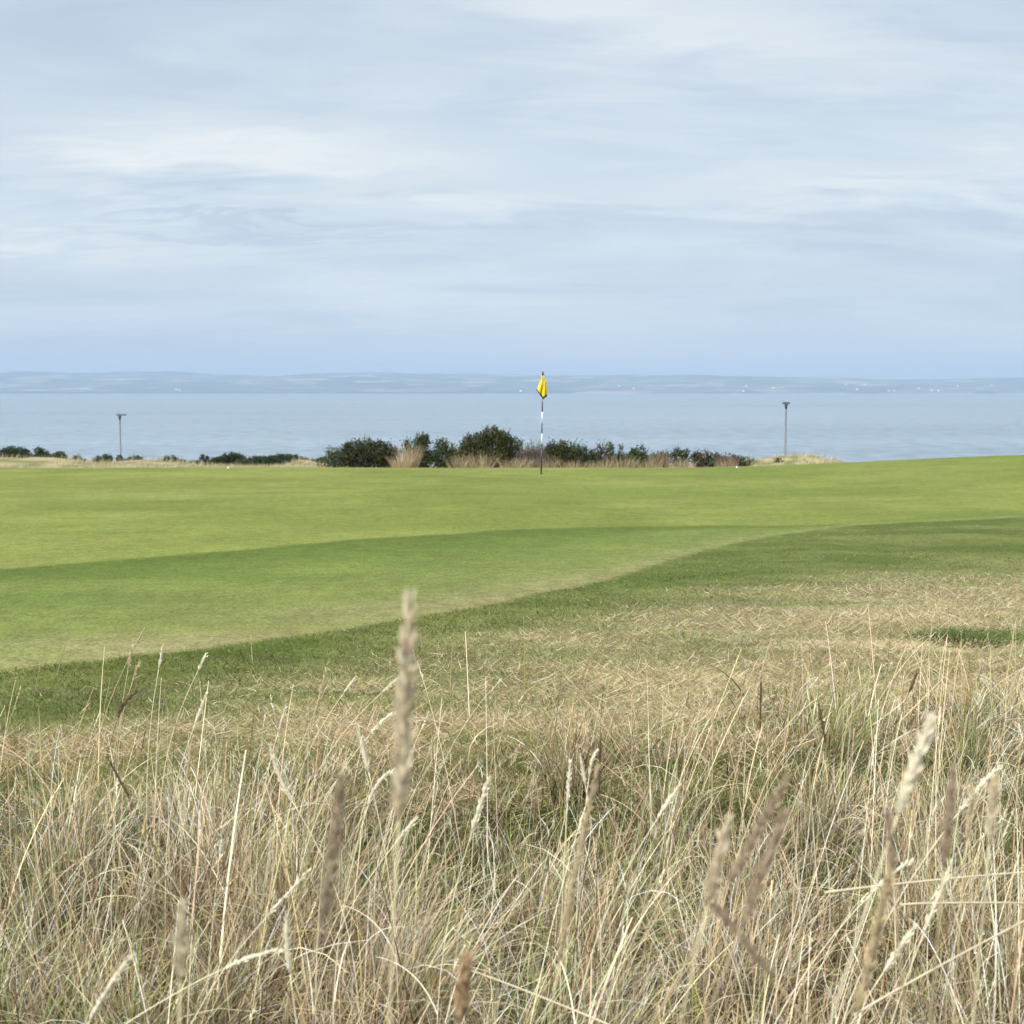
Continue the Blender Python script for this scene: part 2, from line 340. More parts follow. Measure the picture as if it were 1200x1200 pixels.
    J = 26; ll = rng.uniform(.03, .075, m); rep = lambda a: np.repeat(a, J, 0)
    s = np.tile(np.linspace(0, 1, J), m); pos = rep(tips)-rep(d)*(rep(ll)*(1-s))[:, None]
    sp_d = rep(d)+rng.normal(0, .30, (m*J, 3)); sp_d /= np.linalg.norm(sp_d, axis=1)[:, None]
    Ls = .009*(1-.5*s); th = np.arccos(np.clip(sp_d[:, 2], -1, 1)); hd = np.arctan2(sp_d[:, 1], sp_d[:, 0])
    parts.append(blades(pos[:, 0], pos[:, 1], pos[:, 2], Ls, rng.uniform(.0014, .0026, m*J), hd, th, np.zeros(m*J), 2, clipc(rep(cc)*1.1), tip=.2))
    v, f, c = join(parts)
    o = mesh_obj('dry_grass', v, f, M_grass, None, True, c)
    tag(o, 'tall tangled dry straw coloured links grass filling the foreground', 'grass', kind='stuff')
make_tall()

# dune grass beyond the green
def make_dune_grass():
    n = 110000; y = rng.uniform(37.5, 82, n); x = rng.uniform(-1, 1, n)*(y*.40+3)
    px = 600+F*x/y
    d = fbm(x, y, .55, 23, 3); k = (rng.random(n) < ss(.30, .55, d)) & (px < 985+40*(d-.5)) & ((y > 50) | (rng.random(n) < .3)) & ((px < 870) | (y > 54))
    x, y, d = x[k], y[k], d[k]; n = len(x)
    col = pal(n, [(.50,.43,.27),(.42,.35,.20),(.33,.28,.15),(.30,.31,.12),(.56,.50,.36)], [4, 4, 2, 1.5, 2], .12)
    Ln = rng.uniform(.14, .36, n)*np.clip((y-30)/30, .3, 1)*(.6+.7*d); w = rng.uniform(.006, .012, n)*np.clip(y/45, .8, 1.6)
    v, f, c = blades(x, y, gz(x, y)-.02, Ln, w, rng.normal(0, 1.2, n), rng.uniform(0, .6, n), rng.uniform(0, .8, n), 3, clipc(col))
    o = mesh_obj('dune_grass', v, f, M_turfblade, None, True, c)
    tag(o, 'pale dry dune grass growing beyond the far edge of the green', 'grass', kind='stuff')
make_dune_grass()

# ------------------------------------------------------------------ shrubs
def leaves(P, Dv, Ln, w, col):
    n = len(P); Dv = Dv/np.linalg.norm(Dv, axis=1)[:, None]; r = rng.normal(size=(n, 3)); s = np.cross(Dv, r); s /= np.linalg.norm(s, axis=1)[:, None]
    a = P; b = P+Dv*(Ln*.5)[:, None]+s*(w*.5)[:, None]; c = P+Dv*Ln[:, None]; d = P+Dv*(Ln*.5)[:, None]-s*(w*.5)[:, None]
    V = np.stack([a, b, c, d], 1).reshape(-1, 3); Fc = np.arange(n*4).reshape(-1, 4); return V, Fc, np.repeat(col, 4, 0)
def shrub(name, Y, blobs, label, cat, cols, group=None, dens=1.0, leaf=.062, spiky=.5, twigs=0, twigcol=None, stem=True):
    """blobs: (px, py_top, half width px, half height px) of the crown lobes as seen at distance Y"""
    mpp = Y/F; lob = []
    for px, pt, hw, hh in blobs:
        yy = Y+rng.uniform(-.4, .4)*hw*mpp; c = at(px, pt+hh, yy); lob.append((c, hw*mpp, max(hw*mpp*.7, .12), hh*mpp))
    bx = np.mean([l[0][0] for l in lob]); gzb = float(gz(bx, Y)); root = thing(name, (bx, Y, gzb), label, cat, group)
    parts = []
    cols = np.array(cols)
    for c, rx, ry, rz in lob:
        area = (rx*rz+rx*ry+ry*rz)*4.2; nc = max(6, int(area*46))
        u = rng.normal(size=(nc, 3)); u /= np.linalg.norm(u, axis=1)[:, None]; rad = rng.uniform(.12, 1.0, nc)**.5
        rad *= 1+.16*(rng.random(nc)-.5)
        cc = c+u*np.array([rx, ry, rz])*rad[:, None]; tone = cols[rng.integers(0, len(cols), nc)]*rng.uniform(.65, 1.35, (nc, 1))
        m = int(40*dens); rr = rng.uniform(.05, .12, nc)*min(1, rx/.35+.3)
        P = np.repeat(cc, m, 0)+rng.normal(size=(nc*m, 3))*np.repeat(rr, m)[:, None]*np.array([.75, .75, .85])
        Dv = rng.normal(size=(nc*m, 3))*.8+np.repeat(u, m, 0)*.6; Dv[:, 2] += spiky
        col = np.repeat(tone, m, 0)*(1+rng.normal(0, .2, (nc*m, 1)))
        n = len(P); z0 = gz(P[:, 0], P[:, 1])+.01; P[:, 2] = np.maximum(P[:, 2], z0)
        parts.append(leaves(P, Dv, rng.uniform(.6, 1.3, n)*leaf, rng.uniform(.4, .75, n)*leaf, clipc(col)))
        # leader sprigs that roughen the outline
        ns = max(4, int(rx*26)); a = rng.uniform(-1, 1, ns); top = c+np.stack([a*rx*.95, rng.uniform(-.4, .4, ns)*ry, np.sqrt(np.clip(1-a*a, .05, 1))*rz*rng.uniform(.8, 1.0, ns)], 1)
        J = 26; hgt = rng.uniform(.05, .17, ns)*(.4+spiky); s = rng.random((ns, J)); P = top[:, None, :]+np.stack([rng.normal(0, .018, (ns, J))+(s*hgt[:, None])*rng.normal(0, .35, (ns, 1)), rng.normal(0, .018, (ns, J)), s*hgt[:, None]], 2)
        P = P.reshape(-1, 3); Dv = rng.normal(size=P.shape)*.6; Dv[:, 2] += .8; col = cols[rng.integers(0, len(cols), len(P))]*1.05
        parts.append(leaves(P, Dv, np.full(len(P), leaf*.7), np.full(len(P), leaf*.3), clipc(col)))
    v, f, c = join(parts); mesh_obj('foliage', v, f, M_leaf, root, False, c)
    if twigs: twiggery(root, lob, twigs, twigcol or (.17,.125,.10))
    if stem:
        mb = MB(); P0 = np.array([bx, Y, gzb]); mb.tube([P0-[0, 0, .05], P0+[0, 0, .05], P0+[0, 0, .12]], [.05, .04, .02], 8)
        for c, rx, ry, rz in lob:
            for j in range(3):
                e = c+np.array([rng.uniform(-.6, .6)*rx, rng.uniform(-.4, .4)*ry, rng.uniform(-.2, .5)*rz]); b = P0+[0, 0, -.02]; h2 = np.array([bx+(c[0]-bx)*.7, Y, 0]); h2[2] = float(gz(h2[0], Y))+.06
                mid = (h2+e)/2+rng.normal(0, .04, 3); mb.tube([b, mid, e], [.022, .015, .007], 6)
        mb.build('stem', M_wood, root)
    return root
def twiggery(root, lob, n, col, name='twigs', zmul=1.0):
    V = []
    for c, rx, ry, rz in lob:
        m = max(8, int(n*rx/ sum(l[1] for l in lob)))
        x = c[0]+rng.uniform(-1, 1, m)*rx*.75; y = c[1]+rng.uniform(-.8, .8, m)*ry; z = gz(x, y)
        a = np.clip((x-c[0])/rx, -1, 1); top = c[2]+rz*np.sqrt(1-a*a*.8)*rng.uniform(-.4, 1.0, m)*zmul; Ln = np.maximum(top-z, .1)
        cl = pal(m, [col, tuple(q*1.5 for q in col), tuple(q*.6 for q in col)], [3, 2, 1], .2)
        V.append(blades(x, y, z, Ln, rng.uniform(.006, .013, m), rng.uniform(-3.14, 3.14, m), rng.uniform(0, .35, m), rng.uniform(-.1, .35, m), 4, clipc(cl), tip=.4))
    v, f, c = join(V); return mesh_obj(name, v, f, M_turfblade, root, True, c)
def twig_bush(name, Y, blobs, label, cat, col, n, group=None, leafcol=None):
    mpp = Y/F; lob = []
    for px, pt, hw, hh in blobs: lob.append((at(px, pt+hh, Y), hw*mpp, max(hw*mpp*.6, .1), hh*mpp))
    bx = np.mean([l[0][0] for l in lob]); root = thing(name, (bx, Y, float(gz(bx, Y))), label, cat, group)
    twiggery(root, lob, n, col, zmul=1.04)
    mb = MB()
    for c, rx, ry, rz in lob:
        for j in range(4):
            e = c+np.array([rng.uniform(-.8, .8)*rx, rng.uniform(-.4, .4)*ry, rng.uniform(.0, .8)*rz]); b = np.array([c[0]+rng.normal(0, .06), Y+rng.normal(0, .05), 0]); b[2] = float(gz(b[0], b[1]))-.03
            mid = (b+e)/2+rng.normal(0, .04, 3); mb.tube([b, mid, e], [.016, .011, .005], 6)
    mb.build('branch', M_wood, root)
    if leafcol is not None:
        P = []
        for c, rx, ry, rz in lob:
            m = int(260*rx/.4); u = rng.normal(size=(m, 3)); u /= np.linalg.norm(u, axis=1)[:, None]; P.append(c+u*np.array([rx, ry, rz])*rng.uniform(.2, .9, (m, 1)))
        P = np.vstack(P); P[:, 2] = np.maximum(P[:, 2], gz(P[:, 0], P[:, 1])+.02)
        cl = pal(len(P), leafcol, [1]*len(leafcol), .2); v, f, c = leaves(P, rng.normal(size=P.shape)+[0, 0, .5], rng.uniform(.03, .06, len(P)), rng.uniform(.015, .025, len(P)), clipc(cl))
        mesh_obj('foliage', v, f, M_leaf, root, False, c)
    return root

DG = [(.030,.042,.011),(.042,.056,.013),(.075,.085,.022)]          # gorse green
MG = [(.050,.078,.018),(.068,.100,.022),(.040,.058,.015)]
BR = [(.09,.068,.045),(.10,.08,.055),(.055,.048,.035)]
# centre group, from left to right
shrub('gorse_bush', 46, [(398,533,22,12),(388,526,9,8)], 'low mid green bush spreading at the left foot of the dark rounded bush', 'bush', MG, leaf=.045, spiky=.4)
shrub('gorse_bush', 45.5, [(425,516,24,20),(452,521,17,17),(410,522,16,16),(440,517,18,18)], 'dark rounded evergreen bush, brown on its right side, left of the pale tussock', 'bush', DG+[(.05,.045,.032),(.06,.05,.04)], dens=1.1, spiky=.35, twigs=160)
shrub('evergreen_bush', 46, [(493,513,15,20),(477,518,7,18),(497,511,6,10),(517,517,11,18),(530,524,8,14)], 'upright green bush with pointed twin tops behind the pale tussock', 'bush', MG+DG, spiky=.9, twigs=90)
shrub('gorse_bush', 45, [(578,505,25,22),(555,510,18,20),(600,513,13,18),(548,522,10,12),(577,503,12,10)], 'biggest dark evergreen bush, left of the flagstick, brown below', 'bush', DG+DG+BR[:1], dens=1.1, spiky=.6, twigs=260, twigcol=(.20,.15,.11))
twig_bush('bare_bush', 44.5, [(628,512,13,17),(616,518,9,14)], 'bare grey brown twiggy bush just left of the flagstick', 'bush', (.13,.10,.09), 620, leafcol=[(.12,.10,.07)])
shrub('evergreen_bush', 45.5, [(653,517,13,16),(668,520,14,14),(645,522,8,12)], 'dark bush just right of the flagstick with brown twigs on its left', 'bush', DG+MG[:1], spiky=.5, twigs=220, twigcol=(.16,.10,.08))
shrub('gorse_bush', 46, [(683,526,14,12),(697,528,7,10)], 'low dark bush between the flagstick bush and the three thin upright shrubs', 'bush', DG+BR[:1], spiky=.5, twigs=90)
for px, pt, hw, lab in [(705,521,4.6,'left'),(714,518,4.8,'middle and tallest'),(727,523,3.8,'right')]:
    shrub('upright_shrub', 44.8, [(px,pt,hw,14)], f'thin upright dark shrub, {lab} of the three slim shrubs', 'bush', DG+BR[:1], leaf=.05, spiky=1.0, twigs=40, group='thin upright shrubs behind the green', stem=True)
twig_bush('bare_bush', 45, [(735,532,16,9)], 'low brown twiggy scrub right of the three thin upright shrubs', 'bush', (.13,.10,.075), 420)
shrub('evergreen_bush', 45, [(749,524,9,12),(743,528,5,8)], 'small round bright green bush in the scrub, mid way from flagstick to right lamp post', 'bush', MG, spiky=.6)
twig_bush('bare_bush', 44.6, [(768,528,12,12),(777,527,7,10)], 'pale brown dead bush beside the small round green bush', 'bush', (.26,.20,.13), 520, leafcol=[(.12,.14,.05)])
shrub('gorse_bush', 45.5, [(793,528,6,10),(802,529,7,10)], 'small dark bush with two tufts right of the pale dead bush', 'bush', DG, spiky=.7)
shrub('gorse_bush', 46, [(822,531,13,10),(837,533,9,9)], 'long low dark bush with brown twigs left of the reddish dead bush', 'bush', DG+BR, spiky=.6, twigs=120)
twig_bush('bare_bush', 45, [(846,529,8,11),(858,532,9,9)], 'reddish brown dead bush above the right hand golf ball', 'bush', (.17,.11,.09), 480, leafcol=[(.14,.09,.06)])
shrub('gorse_bush', 46, [(875,538,11,5),(868,537,6,6)], 'very low dark bush at the right end of the row of scrub', 'bush', DG, spiky=.3, leaf=.04)
shrub('gorse_bush', 58, [(912,538,4.5,5)], 'tiny dark bush at the foot of the right hand lamp post', 'bush', [(.05,.055,.015),(.07,.07,.02)], spiky=.6, leaf=.045)
shrub('gorse_bush', 47, [(545,527,14,12),(533,530,8,10)], 'low brown green bush filling the gap left of the biggest dark bush', 'bush', DG+BR, spiky=.5, twigs=140)
shrub('gorse_bush', 47, [(622,530,12,10),(636,528,9,10)], 'low brown green bush behind the bare grey bush at the flagstick', 'bush', BR+DG[:1], spiky=.4, twigs=120)
shrub('gorse_bush', 47, [(722,533,14,9),(735,534,12,8)], 'low brown green bush behind the thin upright shrubs', 'bush', BR+DG, spiky=.5, twigs=120)
shrub('gorse_bush', 47, [(775,533,14,9),(760,535,9,7)], 'low brown green bush behind the pale dead bush', 'bush', BR+DG, spiky=.5, twigs=120)
shrub('gorse_bush', 47, [(858,535,13,8)], 'low brown green bush behind the reddish dead bush', 'bush', BR+DG[:1], spiky=.5, twigs=100)
# left group beyond the dune
LG = [(.028,.050,.022),(.036,.060,.026)]
for Y, bl, lab, cl in [
    (86, [(15,524,15,9),(30,528,7,6),(4,528,7,7)], 'broad dark bush on the dune at the left edge of the view', LG),
    (85, [(46,526,7,7),(54,530,5,5)], 'small round dark bush, second from the left edge on the dune', LG),
    (80, [(70,530,9,9),(62,534,6,6)], 'olive green bush in the dune grass, third from the left edge', [(.055,.07,.03),(.04,.055,.022)]),
    (78, [(91,535,7,8),(98,539,5,5)], 'dark bush at the dip of the dune left of the left lamp post', LG),
    (92, [(115,536,7,5),(126,533,6,6)], 'small dark bush close on the left of the left lamp post', LG),
    (92, [(140,535,4,5)], 'tiny dark bush right behind the left lamp post', LG),
    (92, [(160,535,6,5),(152,537,5,4)], 'low dark bush close on the right of the left lamp post', LG),
    (90, [(200,536,10,7),(212,540,8,6)], 'dark bush at the right end of the left dune', LG),
    (92, [(237,533,3.4,8),(243,535,2.4,6)], 'little spiky bush with two thin tops left of the long hedge', LG),
    (95, [(272,531,16,9),(256,537,12,6),(300,536,18,7),(335,533,20,8),(355,537,12,6),(228,541,10,4),(318,535,12,6)], 'long low dark evergreen hedge between the left dune and the pale sand mound', LG+[(.05,.07,.028)]),
    (84, [(285,541,14,4)], 'low olive bush in front of the long dark hedge', [(.07,.085,.035),(.06,.07,.03)]),
    (84, [(368,541,9,5),(377,538,8,6)], 'dark bush just right of the pale sand mound', LG)]:
    shrub('dune_bush', Y, bl, lab, 'bush', cl, group='bushes on the dunes beyond the green', leaf=.085, spiky=.3, dens=.9)

def tussock(name, X, Y, r, hgt, n, cols, probs, label, mat=M_turfblade, w=(.006, .012), out=.5):
    root = thing(name, (X, Y, float(gz(X, Y))), label, 'grass tussock')
    a = rng.random(n)*6.283; rr = np.sqrt(rng.random(n))*r; x = X+rr*np.cos(a); y = Y+rr*np.sin(a)
    v, f, c = blades(x, y, gz(x, y)-.01, hgt*rng.uniform(.5, 1.1, n), rng.uniform(*w, n), a+rng.normal(0, .5, n), rr/r*out+rng.uniform(0, .15, n), rng.uniform(0, .5, n), 5, clipc(pal(n, cols, probs, .12)))
    mesh_obj('leaf_blades', v, f, mat, root, True, c); return root
PALE = [(.46,.37,.22),(.36,.27,.16),(.52,.44,.28)]
p = at(480, 545, 43.8); tussock('grass_tussock', p[0], 43.8, .24, .85, 420, PALE, [3, 3, 1], 'tall pale straw tussock between the two dark bushes left of the flagstick', out=.3)
p = at(470, 545, 42.5); tussock('grass_tussock', p[0], 42.5, .25, .55, 260, PALE, [3, 2, 1], 'shorter pale tussock at the left foot of the tall pale tussock')
for px, h_, lab in [(540,.55,'at the left foot of the biggest dark bush'),(562,.62,'under the middle of the biggest dark bush'),(600,.62,'at the right foot of the biggest dark bush'),(614,.7,'at the foot of the bare grey bush'),(645,.66,'just right of the flagstick base'),
                    (672,.5,'under the dark bush right of the flagstick'),(705,.4,'at the foot of the thin upright shrubs'),(731,.5,'between the thin upright shrubs and the small round green bush'),(764,.6,'below the pale dead bush'),(800,.45,'below the small dark bush with two tufts'),(845,.5,'in front of the reddish dead bush')]:
    p = at(px+rng.uniform(-4, 4), 545, 43.2); tussock('grass_tussock', p[0], 43.2+rng.uniform(-.6, .6), rng.uniform(.2, .42), h_*rng.uniform(.65, 1.05), 230, PALE+[(.22,.17,.10)], [3, 3, 1, 3], 'pale dry tussock '+lab)
hx, hy = hit(1130, 748); tussock('weed_clump', hx, hy, .26, .07, 900, [(.05,.085,.012),(.035,.06,.01),(.09,.13,.02)], [3, 2, 2], 'small dark green weed clump in the straw coloured rough at the right edge', w=(.003, .006), out=1.2)

# ------------------------------------------------------------------ flagstick
def build_flag():
    bx, by = hit(634.2, 555.5); bz = float(gz(bx, by))
    M_white = plain('white_enamel', (.80,.80,.80), .35); M_dark = plain('navy_enamel', (.018,.025,.05), .35); M_fl = plain('yellow_nylon', (.80,.60,.02), .6, nscale=8, namp=.1, spec=.2)
    M_hem = plain('black_hem', (.03,.03,.03), .7)
    root = thing('golf_flag', (bx, by, bz), 'yellow golf flag hanging limp on a dark and white banded flagstick on the green', 'golf flag')
    b = np.array([bx, by, bz]); t = at(636.2, 437.5, by)
    def seg(y0, y1, m, name, r=.0125, r2=None):
        q = lambda yy: b+(t-b)*((555.5-yy)/(555.5-437.5)); mb = MB(); mb.tube([q(y0), q((y0+y1)/2), q(y1)], [r, r, r2 or r], 14); return mb.build(name, m, root)
    seg(563, 520.6, M_dark, 'dark_pole_section', .015)
    seg(520.6, 508, M_white, 'white_pole_section'); seg(508, 496, M_dark, 'dark_pole_section'); seg(496, 482.5, M_white, 'white_pole_section')
    seg(482.5, 470.5, M_dark, 'dark_pole_section'); seg(470.5, 440, M_white, 'white_pole_section', .011)
    seg(440, 435.5, M_dark, 'pole_cap', .02, .014)
    # limp cloth: gathered at the top, folds spreading downwards
    mpp = by/F; n, m = 40, 30
    def outline(s):      # left and right edge in px relative to pole, top row 440 -> bottom
        lx = np.interp(s, [0, .25, .5, .62, 1], [-1.5, -3.0, -5.6, -6.8, -6.8]); rx = np.interp(s, [0, .25, .6, 1], [1.5, 3.8, 5.0, 5.2]); return lx, rx
    V = []; 
    for i in range(m+1):
        for j in range(n+1):
            u = j/n; v = i/m
            # bottom edge runs down from the left corner to a point right of the pole, then up again
            bot = np.interp(u, [0, .62, 1], [457.5, 468.0, 464.5]); top = 440
            s = v; lx, rx = outline(s*(bot-top)/28)
            px = 635.8+lx+(rx-lx)*u; py = top+(bot-top)*v
            P = at(px, py, by); P[1] += (.045*math.sin(u*13+v*2.0)+.02*math.sin(u*29+v*3))*(.35+.65*v)-.012-.03*v
            V.append(P)
    V = np.array(V); fc = [[i*(n+1)+j, i*(n+1)+j+1, (i+1)*(n+1)+j+1, (i+1)*(n+1)+j] for i in range(m) for j in range(n)]
    k = 3
    fy = [q for q in fc if q[0]//(n+1) < m-k]; fh = [q for q in fc if q[0]//(n+1) >= m-k]
    for nm, ff, mat in (('flag_cloth', fy, M_fl), ('dark_hem', fh, M_hem)):
        idx = sorted({i for q in ff for i in q}); mp = {a: i for i, a in enumerate(idx)}
        o = mesh_obj(nm, V[idx], [[mp[i] for i in q] for q in ff], mat, root, True)
        md = o.modifiers.new('t', 'SOLIDIFY'); md.thickness = .002 if nm == 'flag_cloth' else .003
    # the cup
    mb = MB(); a = np.linspace(0, 2*math.pi, 25)[:-1]; zz = bz+.006
    ring = lambda r, z: np.stack([bx+r*np.cos(a), by+r*np.sin(a), np.full(24, z)], 1)
    V = np.vstack([ring(.057, zz), ring(.052, zz), ring(.052, zz-.02)]); f = [[q*24+j, q*24+(j+1) % 24, (q+1)*24+(j+1) % 24, (q+1)*24+j] for q in range(2) for j in range(24)]+[[48+j for j in range(24)]]
    mb.add(V, f); mb.build('hole_cup', M_dark, root)
build_flag()

# ------------------------------------------------------------------ golf balls
M_ball = plain('ball_urethane', (.85,.86,.78), .3, nscale=3, namp=.02)
def ball(px, py, label):
    x, y = hit(px, py); r = .0214 if py > 547 else .0214; z = float(gz(x, y))+r-.002
    n1, n2 = 40, 20; V = [[0, 0, r]]; 
    for i in range(1, n2):
        for j in range(n1):
            th = math.pi*i/n2; ph = 2*math.pi*(j+.5*(i % 2))/n1; rr = r*(1-.018*(1 if (i+j) % 2 else 0)); V.append([rr*math.sin(th)*math.cos(ph), rr*math.sin(th)*math.sin(ph), rr*math.cos(th)])
    V.append([0, 0, -r]); f = [[0, 1+j, 1+(j+1) % n1] for j in range(n1)]
    for i in range(n2-2): f += [[1+i*n1+j, 1+(i+1)*n1+j, 1+(i+1)*n1+(j+1) % n1, 1+i*n1+(j+1) % n1] for j in range(n1)]
    b = 1+(n2-2)*n1; f += [[len(V)-1, b+(j+1) % n1, b+j] for j in range(n1)]
    o = mesh_obj('golf_ball', np.array(V)+[x, y, z], f, M_ball, None, True, loc=(x, y, z)); tag(o, label, 'golf ball', 'golf balls on the green')
ball(863.5, 548.6, 'white golf ball on the green to the right of the flag')
ball(267.5, 549.2, 'pale golf ball at the far edge of the green to the left of the flag')

# ------------------------------------------------------------------ lamp posts
def box(mb, c, sx, sy, sz, taper=(1, 1), tilt=0):
    V = []
    for k, tt in ((-1, 1), (1, taper[0])):
        for i, j in ((-1, -1), (1, -1), (1, 1), (-1, 1)):
            x = i*sx/2*tt; V.append([x, j*sy/2*(1 if k < 0 else taper[1]), k*sz/2])
    V = np.array(V); ct, st = math.cos(tilt), math.sin(tilt); V = np.stack([V[:, 0]*ct+V[:, 2]*st, V[:, 1], -V[:, 0]*st+V[:, 2]*ct], 1)+np.array(c)
    mb.add(V, [[3, 2, 1, 0], [4, 5, 6, 7], [0, 1, 5, 4], [1, 2, 6, 5], [2, 3, 7, 6], [3, 0, 4, 7]])
M_galv = plain('galvanised_steel', (.13,.145,.155), .5, .3, 6); M_dh = plain('dark_lamp_housing', (.05,.06,.075), .5); M_lens = plain('lamp_lens', (.5,.5,.48), .2)
def lamp(px, ptop, Y, label, lw, rw):
    t = at(px, ptop, Y); z0 = float(gz(t[0], Y)); root = thing('lamp_post', (t[0], Y, z0), label, 'lamp post', 'lamp posts beyond the green')
    x = t[0]; zt = t[2]
    mb = MB(); mb.tube([[x, Y, z0-.2], [x, Y, z0+1.0], [x, Y, z0+1.02], [x, Y, zt-.35]], [.085, .085, .066, .055], 14); mb.build('pole', M_galv, root)
    mb = MB(); mb.tube([[x, Y, zt-.42], [x, Y, zt-.30], [x, Y, zt-.12], [x, Y, zt-.08]], [.062, .085, .12, .10], 14); mb.build('collar', M_dh, root)
    for s, wd in ((-1, lw), (1, rw)):
        mb = MB(); cx = x+s*(wd/2+.003); box(mb, (cx, Y, zt-.02), wd, .30, .11, (.8, .75), s*.06)
        h = mb.build('lamp_head', M_dh, root, smooth=False); b = h.modifiers.new('b', 'BEVEL'); b.width = .015; b.segments = 2
        ml = MB(); box(ml, (cx+s*.03, Y, zt-.092), wd*.55, .2, .02, (1, 1), s*.06); ml.build('lens', M_lens, h, smooth=False) if False else None
        o = mesh_obj('lens', np.vstack(ml.v)-np.array(root.location), ml.f, M_lens, None, False); o.parent = h
lamp(140.3, 485.6, 110, 'grey lamp post with a lopsided flat dark head rising behind the left dune', .27, .50)
lamp(921.3, 471.8, 95, 'grey lamp post with an even flat dark head rising behind the scrub on the right', .24, .25)

# ------------------------------------------------------------------ single grass stems with seed heads
def bez(p0, p1, p2, p3, n):
    t = np.linspace(0, 1, n)[:, None]; return (1-t)**3*p0+3*(1-t)**2*t*p1+3*(1-t)*t*t*p2+t**3*p3
def seedstem(top, bot, Y, wpx, label, tone='straw', mid=None, dY=0., leafy=False, rough=1.0, group='tall seed heads standing above the dry grass', lean=.25):
    T = at(*top, Y+dY); Bp = at(*bot, Y); Mi = at(*mid, Y+dY/2) if mid else (T+Bp)/2
    d0 = (Mi-Bp); Lh = np.linalg.norm(T-Bp); d0 = d0/np.linalg.norm(d0)
    hgt = Bp[2]; dn = d0.copy()
    if dn[2] < .15: dn = dn+np.array([0, 0, .6]); dn /= np.linalg.norm(dn)
    rx = Bp[0]-dn[0]/max(dn[2], .3)*hgt*lean*1.6; ry = max(Y-dn[1]*.3+.02, .45); rz = float(gz(rx, ry))-.01
    rp = np.array([rx, ry, rz]); base = {'straw': (.62,.50,.31), 'pale': (.90,.80,.60), 'brown': (.44,.345,.235), 'dark': (.15,.11,.07), 'grey': (.70,.60,.42), 'red': (.55,.39,.24)}[tone]
    base = np.array(base); root = thing('marram_stem', rp, label, 'grass stem', group)
    R0 = wpx*.5*Y/F*(.86 if Y < 1.4 else 1)
    st = bez(rp, rp+np.array([0, 0, 1])*(hgt-rz)*.45, Bp-d0*(hgt-rz)*.35, Bp, 26); rs = np.linspace(min(.0011, R0*.6), min(.0007, R0*.45), 26)
    mb = MB(); mb.tube(st, rs, 6, base*np.array([1.05, 1.05, .95])); mb.build('stalk', M_grass, root)
    # head: core and many overlapping spikelets
    hp = bez(Bp, Bp+d0*Lh*.33, Mi+(T-Bp)/np.linalg.norm(T-Bp)*Lh*.12, T, 26)
    s = np.linspace(0, 1, 26); env = np.clip(np.minimum(ss(-.06, .16, s), 1-ss(.72, 1.06, s)*.85), .15, 1)
    mb = MB(); mb.tube(hp, R0*(.66 if tone == 'pale' else .46 if Y < 1.4 else .64)*env, 8, base*.9)
    nsp = int(np.clip(Lh/(.00026 if Y < 1.4 else .0006), 80, 620)); sv = rng.random(nsp); ix = sv*24.99; i0 = ix.astype(int); fr = (ix-i0)[:, None]
    P = hp[i0]*(1-fr)+hp[np.minimum(i0+1, 25)]*fr; tg = hp[np.minimum(i0+1, 25)]-hp[i0]; tg /= np.linalg.norm(tg, axis=1)[:, None]
    r = rng.normal(size=(nsp, 3)); o = np.cross(tg, r); o /= np.linalg.norm(o, axis=1)[:, None]; e = np.interp(sv, s, env)
    sl = np.clip(R0*2.4, .004, .011)*rng.uniform(.5, 1.25, nsp)
    P = P+o*(R0*rng.uniform(.2, .75, nsp)*e)[:, None]; Dv = tg*.95+o*(rng.uniform(.1, .55, (nsp, 1))*rough); lc = clipc(base*rng.uniform(.82, 1.2, (nsp, 1))*(1+rng.normal(0, .04, (nsp, 3))))
    v, f, c = leaves(P, Dv, sl, sl*.24, lc)
    va, ca = np.vstack(mb.v), np.vstack(mb.c); o_ = mesh_obj('seed_head', np.vstack([va, v]), mb.f+(f+len(va)).tolist(), M_head, root, False, np.vstack([ca, c]))
    if leafy:
        m = 1; hd = rng.uniform(-1, 1, m)*3; k = [8]; q = st[k]
        v, f, c = blades(q[:, 0], q[:, 1], q[:, 2], np.array([.16]), np.array([.003]), hd, np.array([.4]), np.array([1.2]), 8, clipc(np.tile(base, (m, 1))))
        mesh_obj('leaf', v, f, M_grass, root, True, c)
    return root
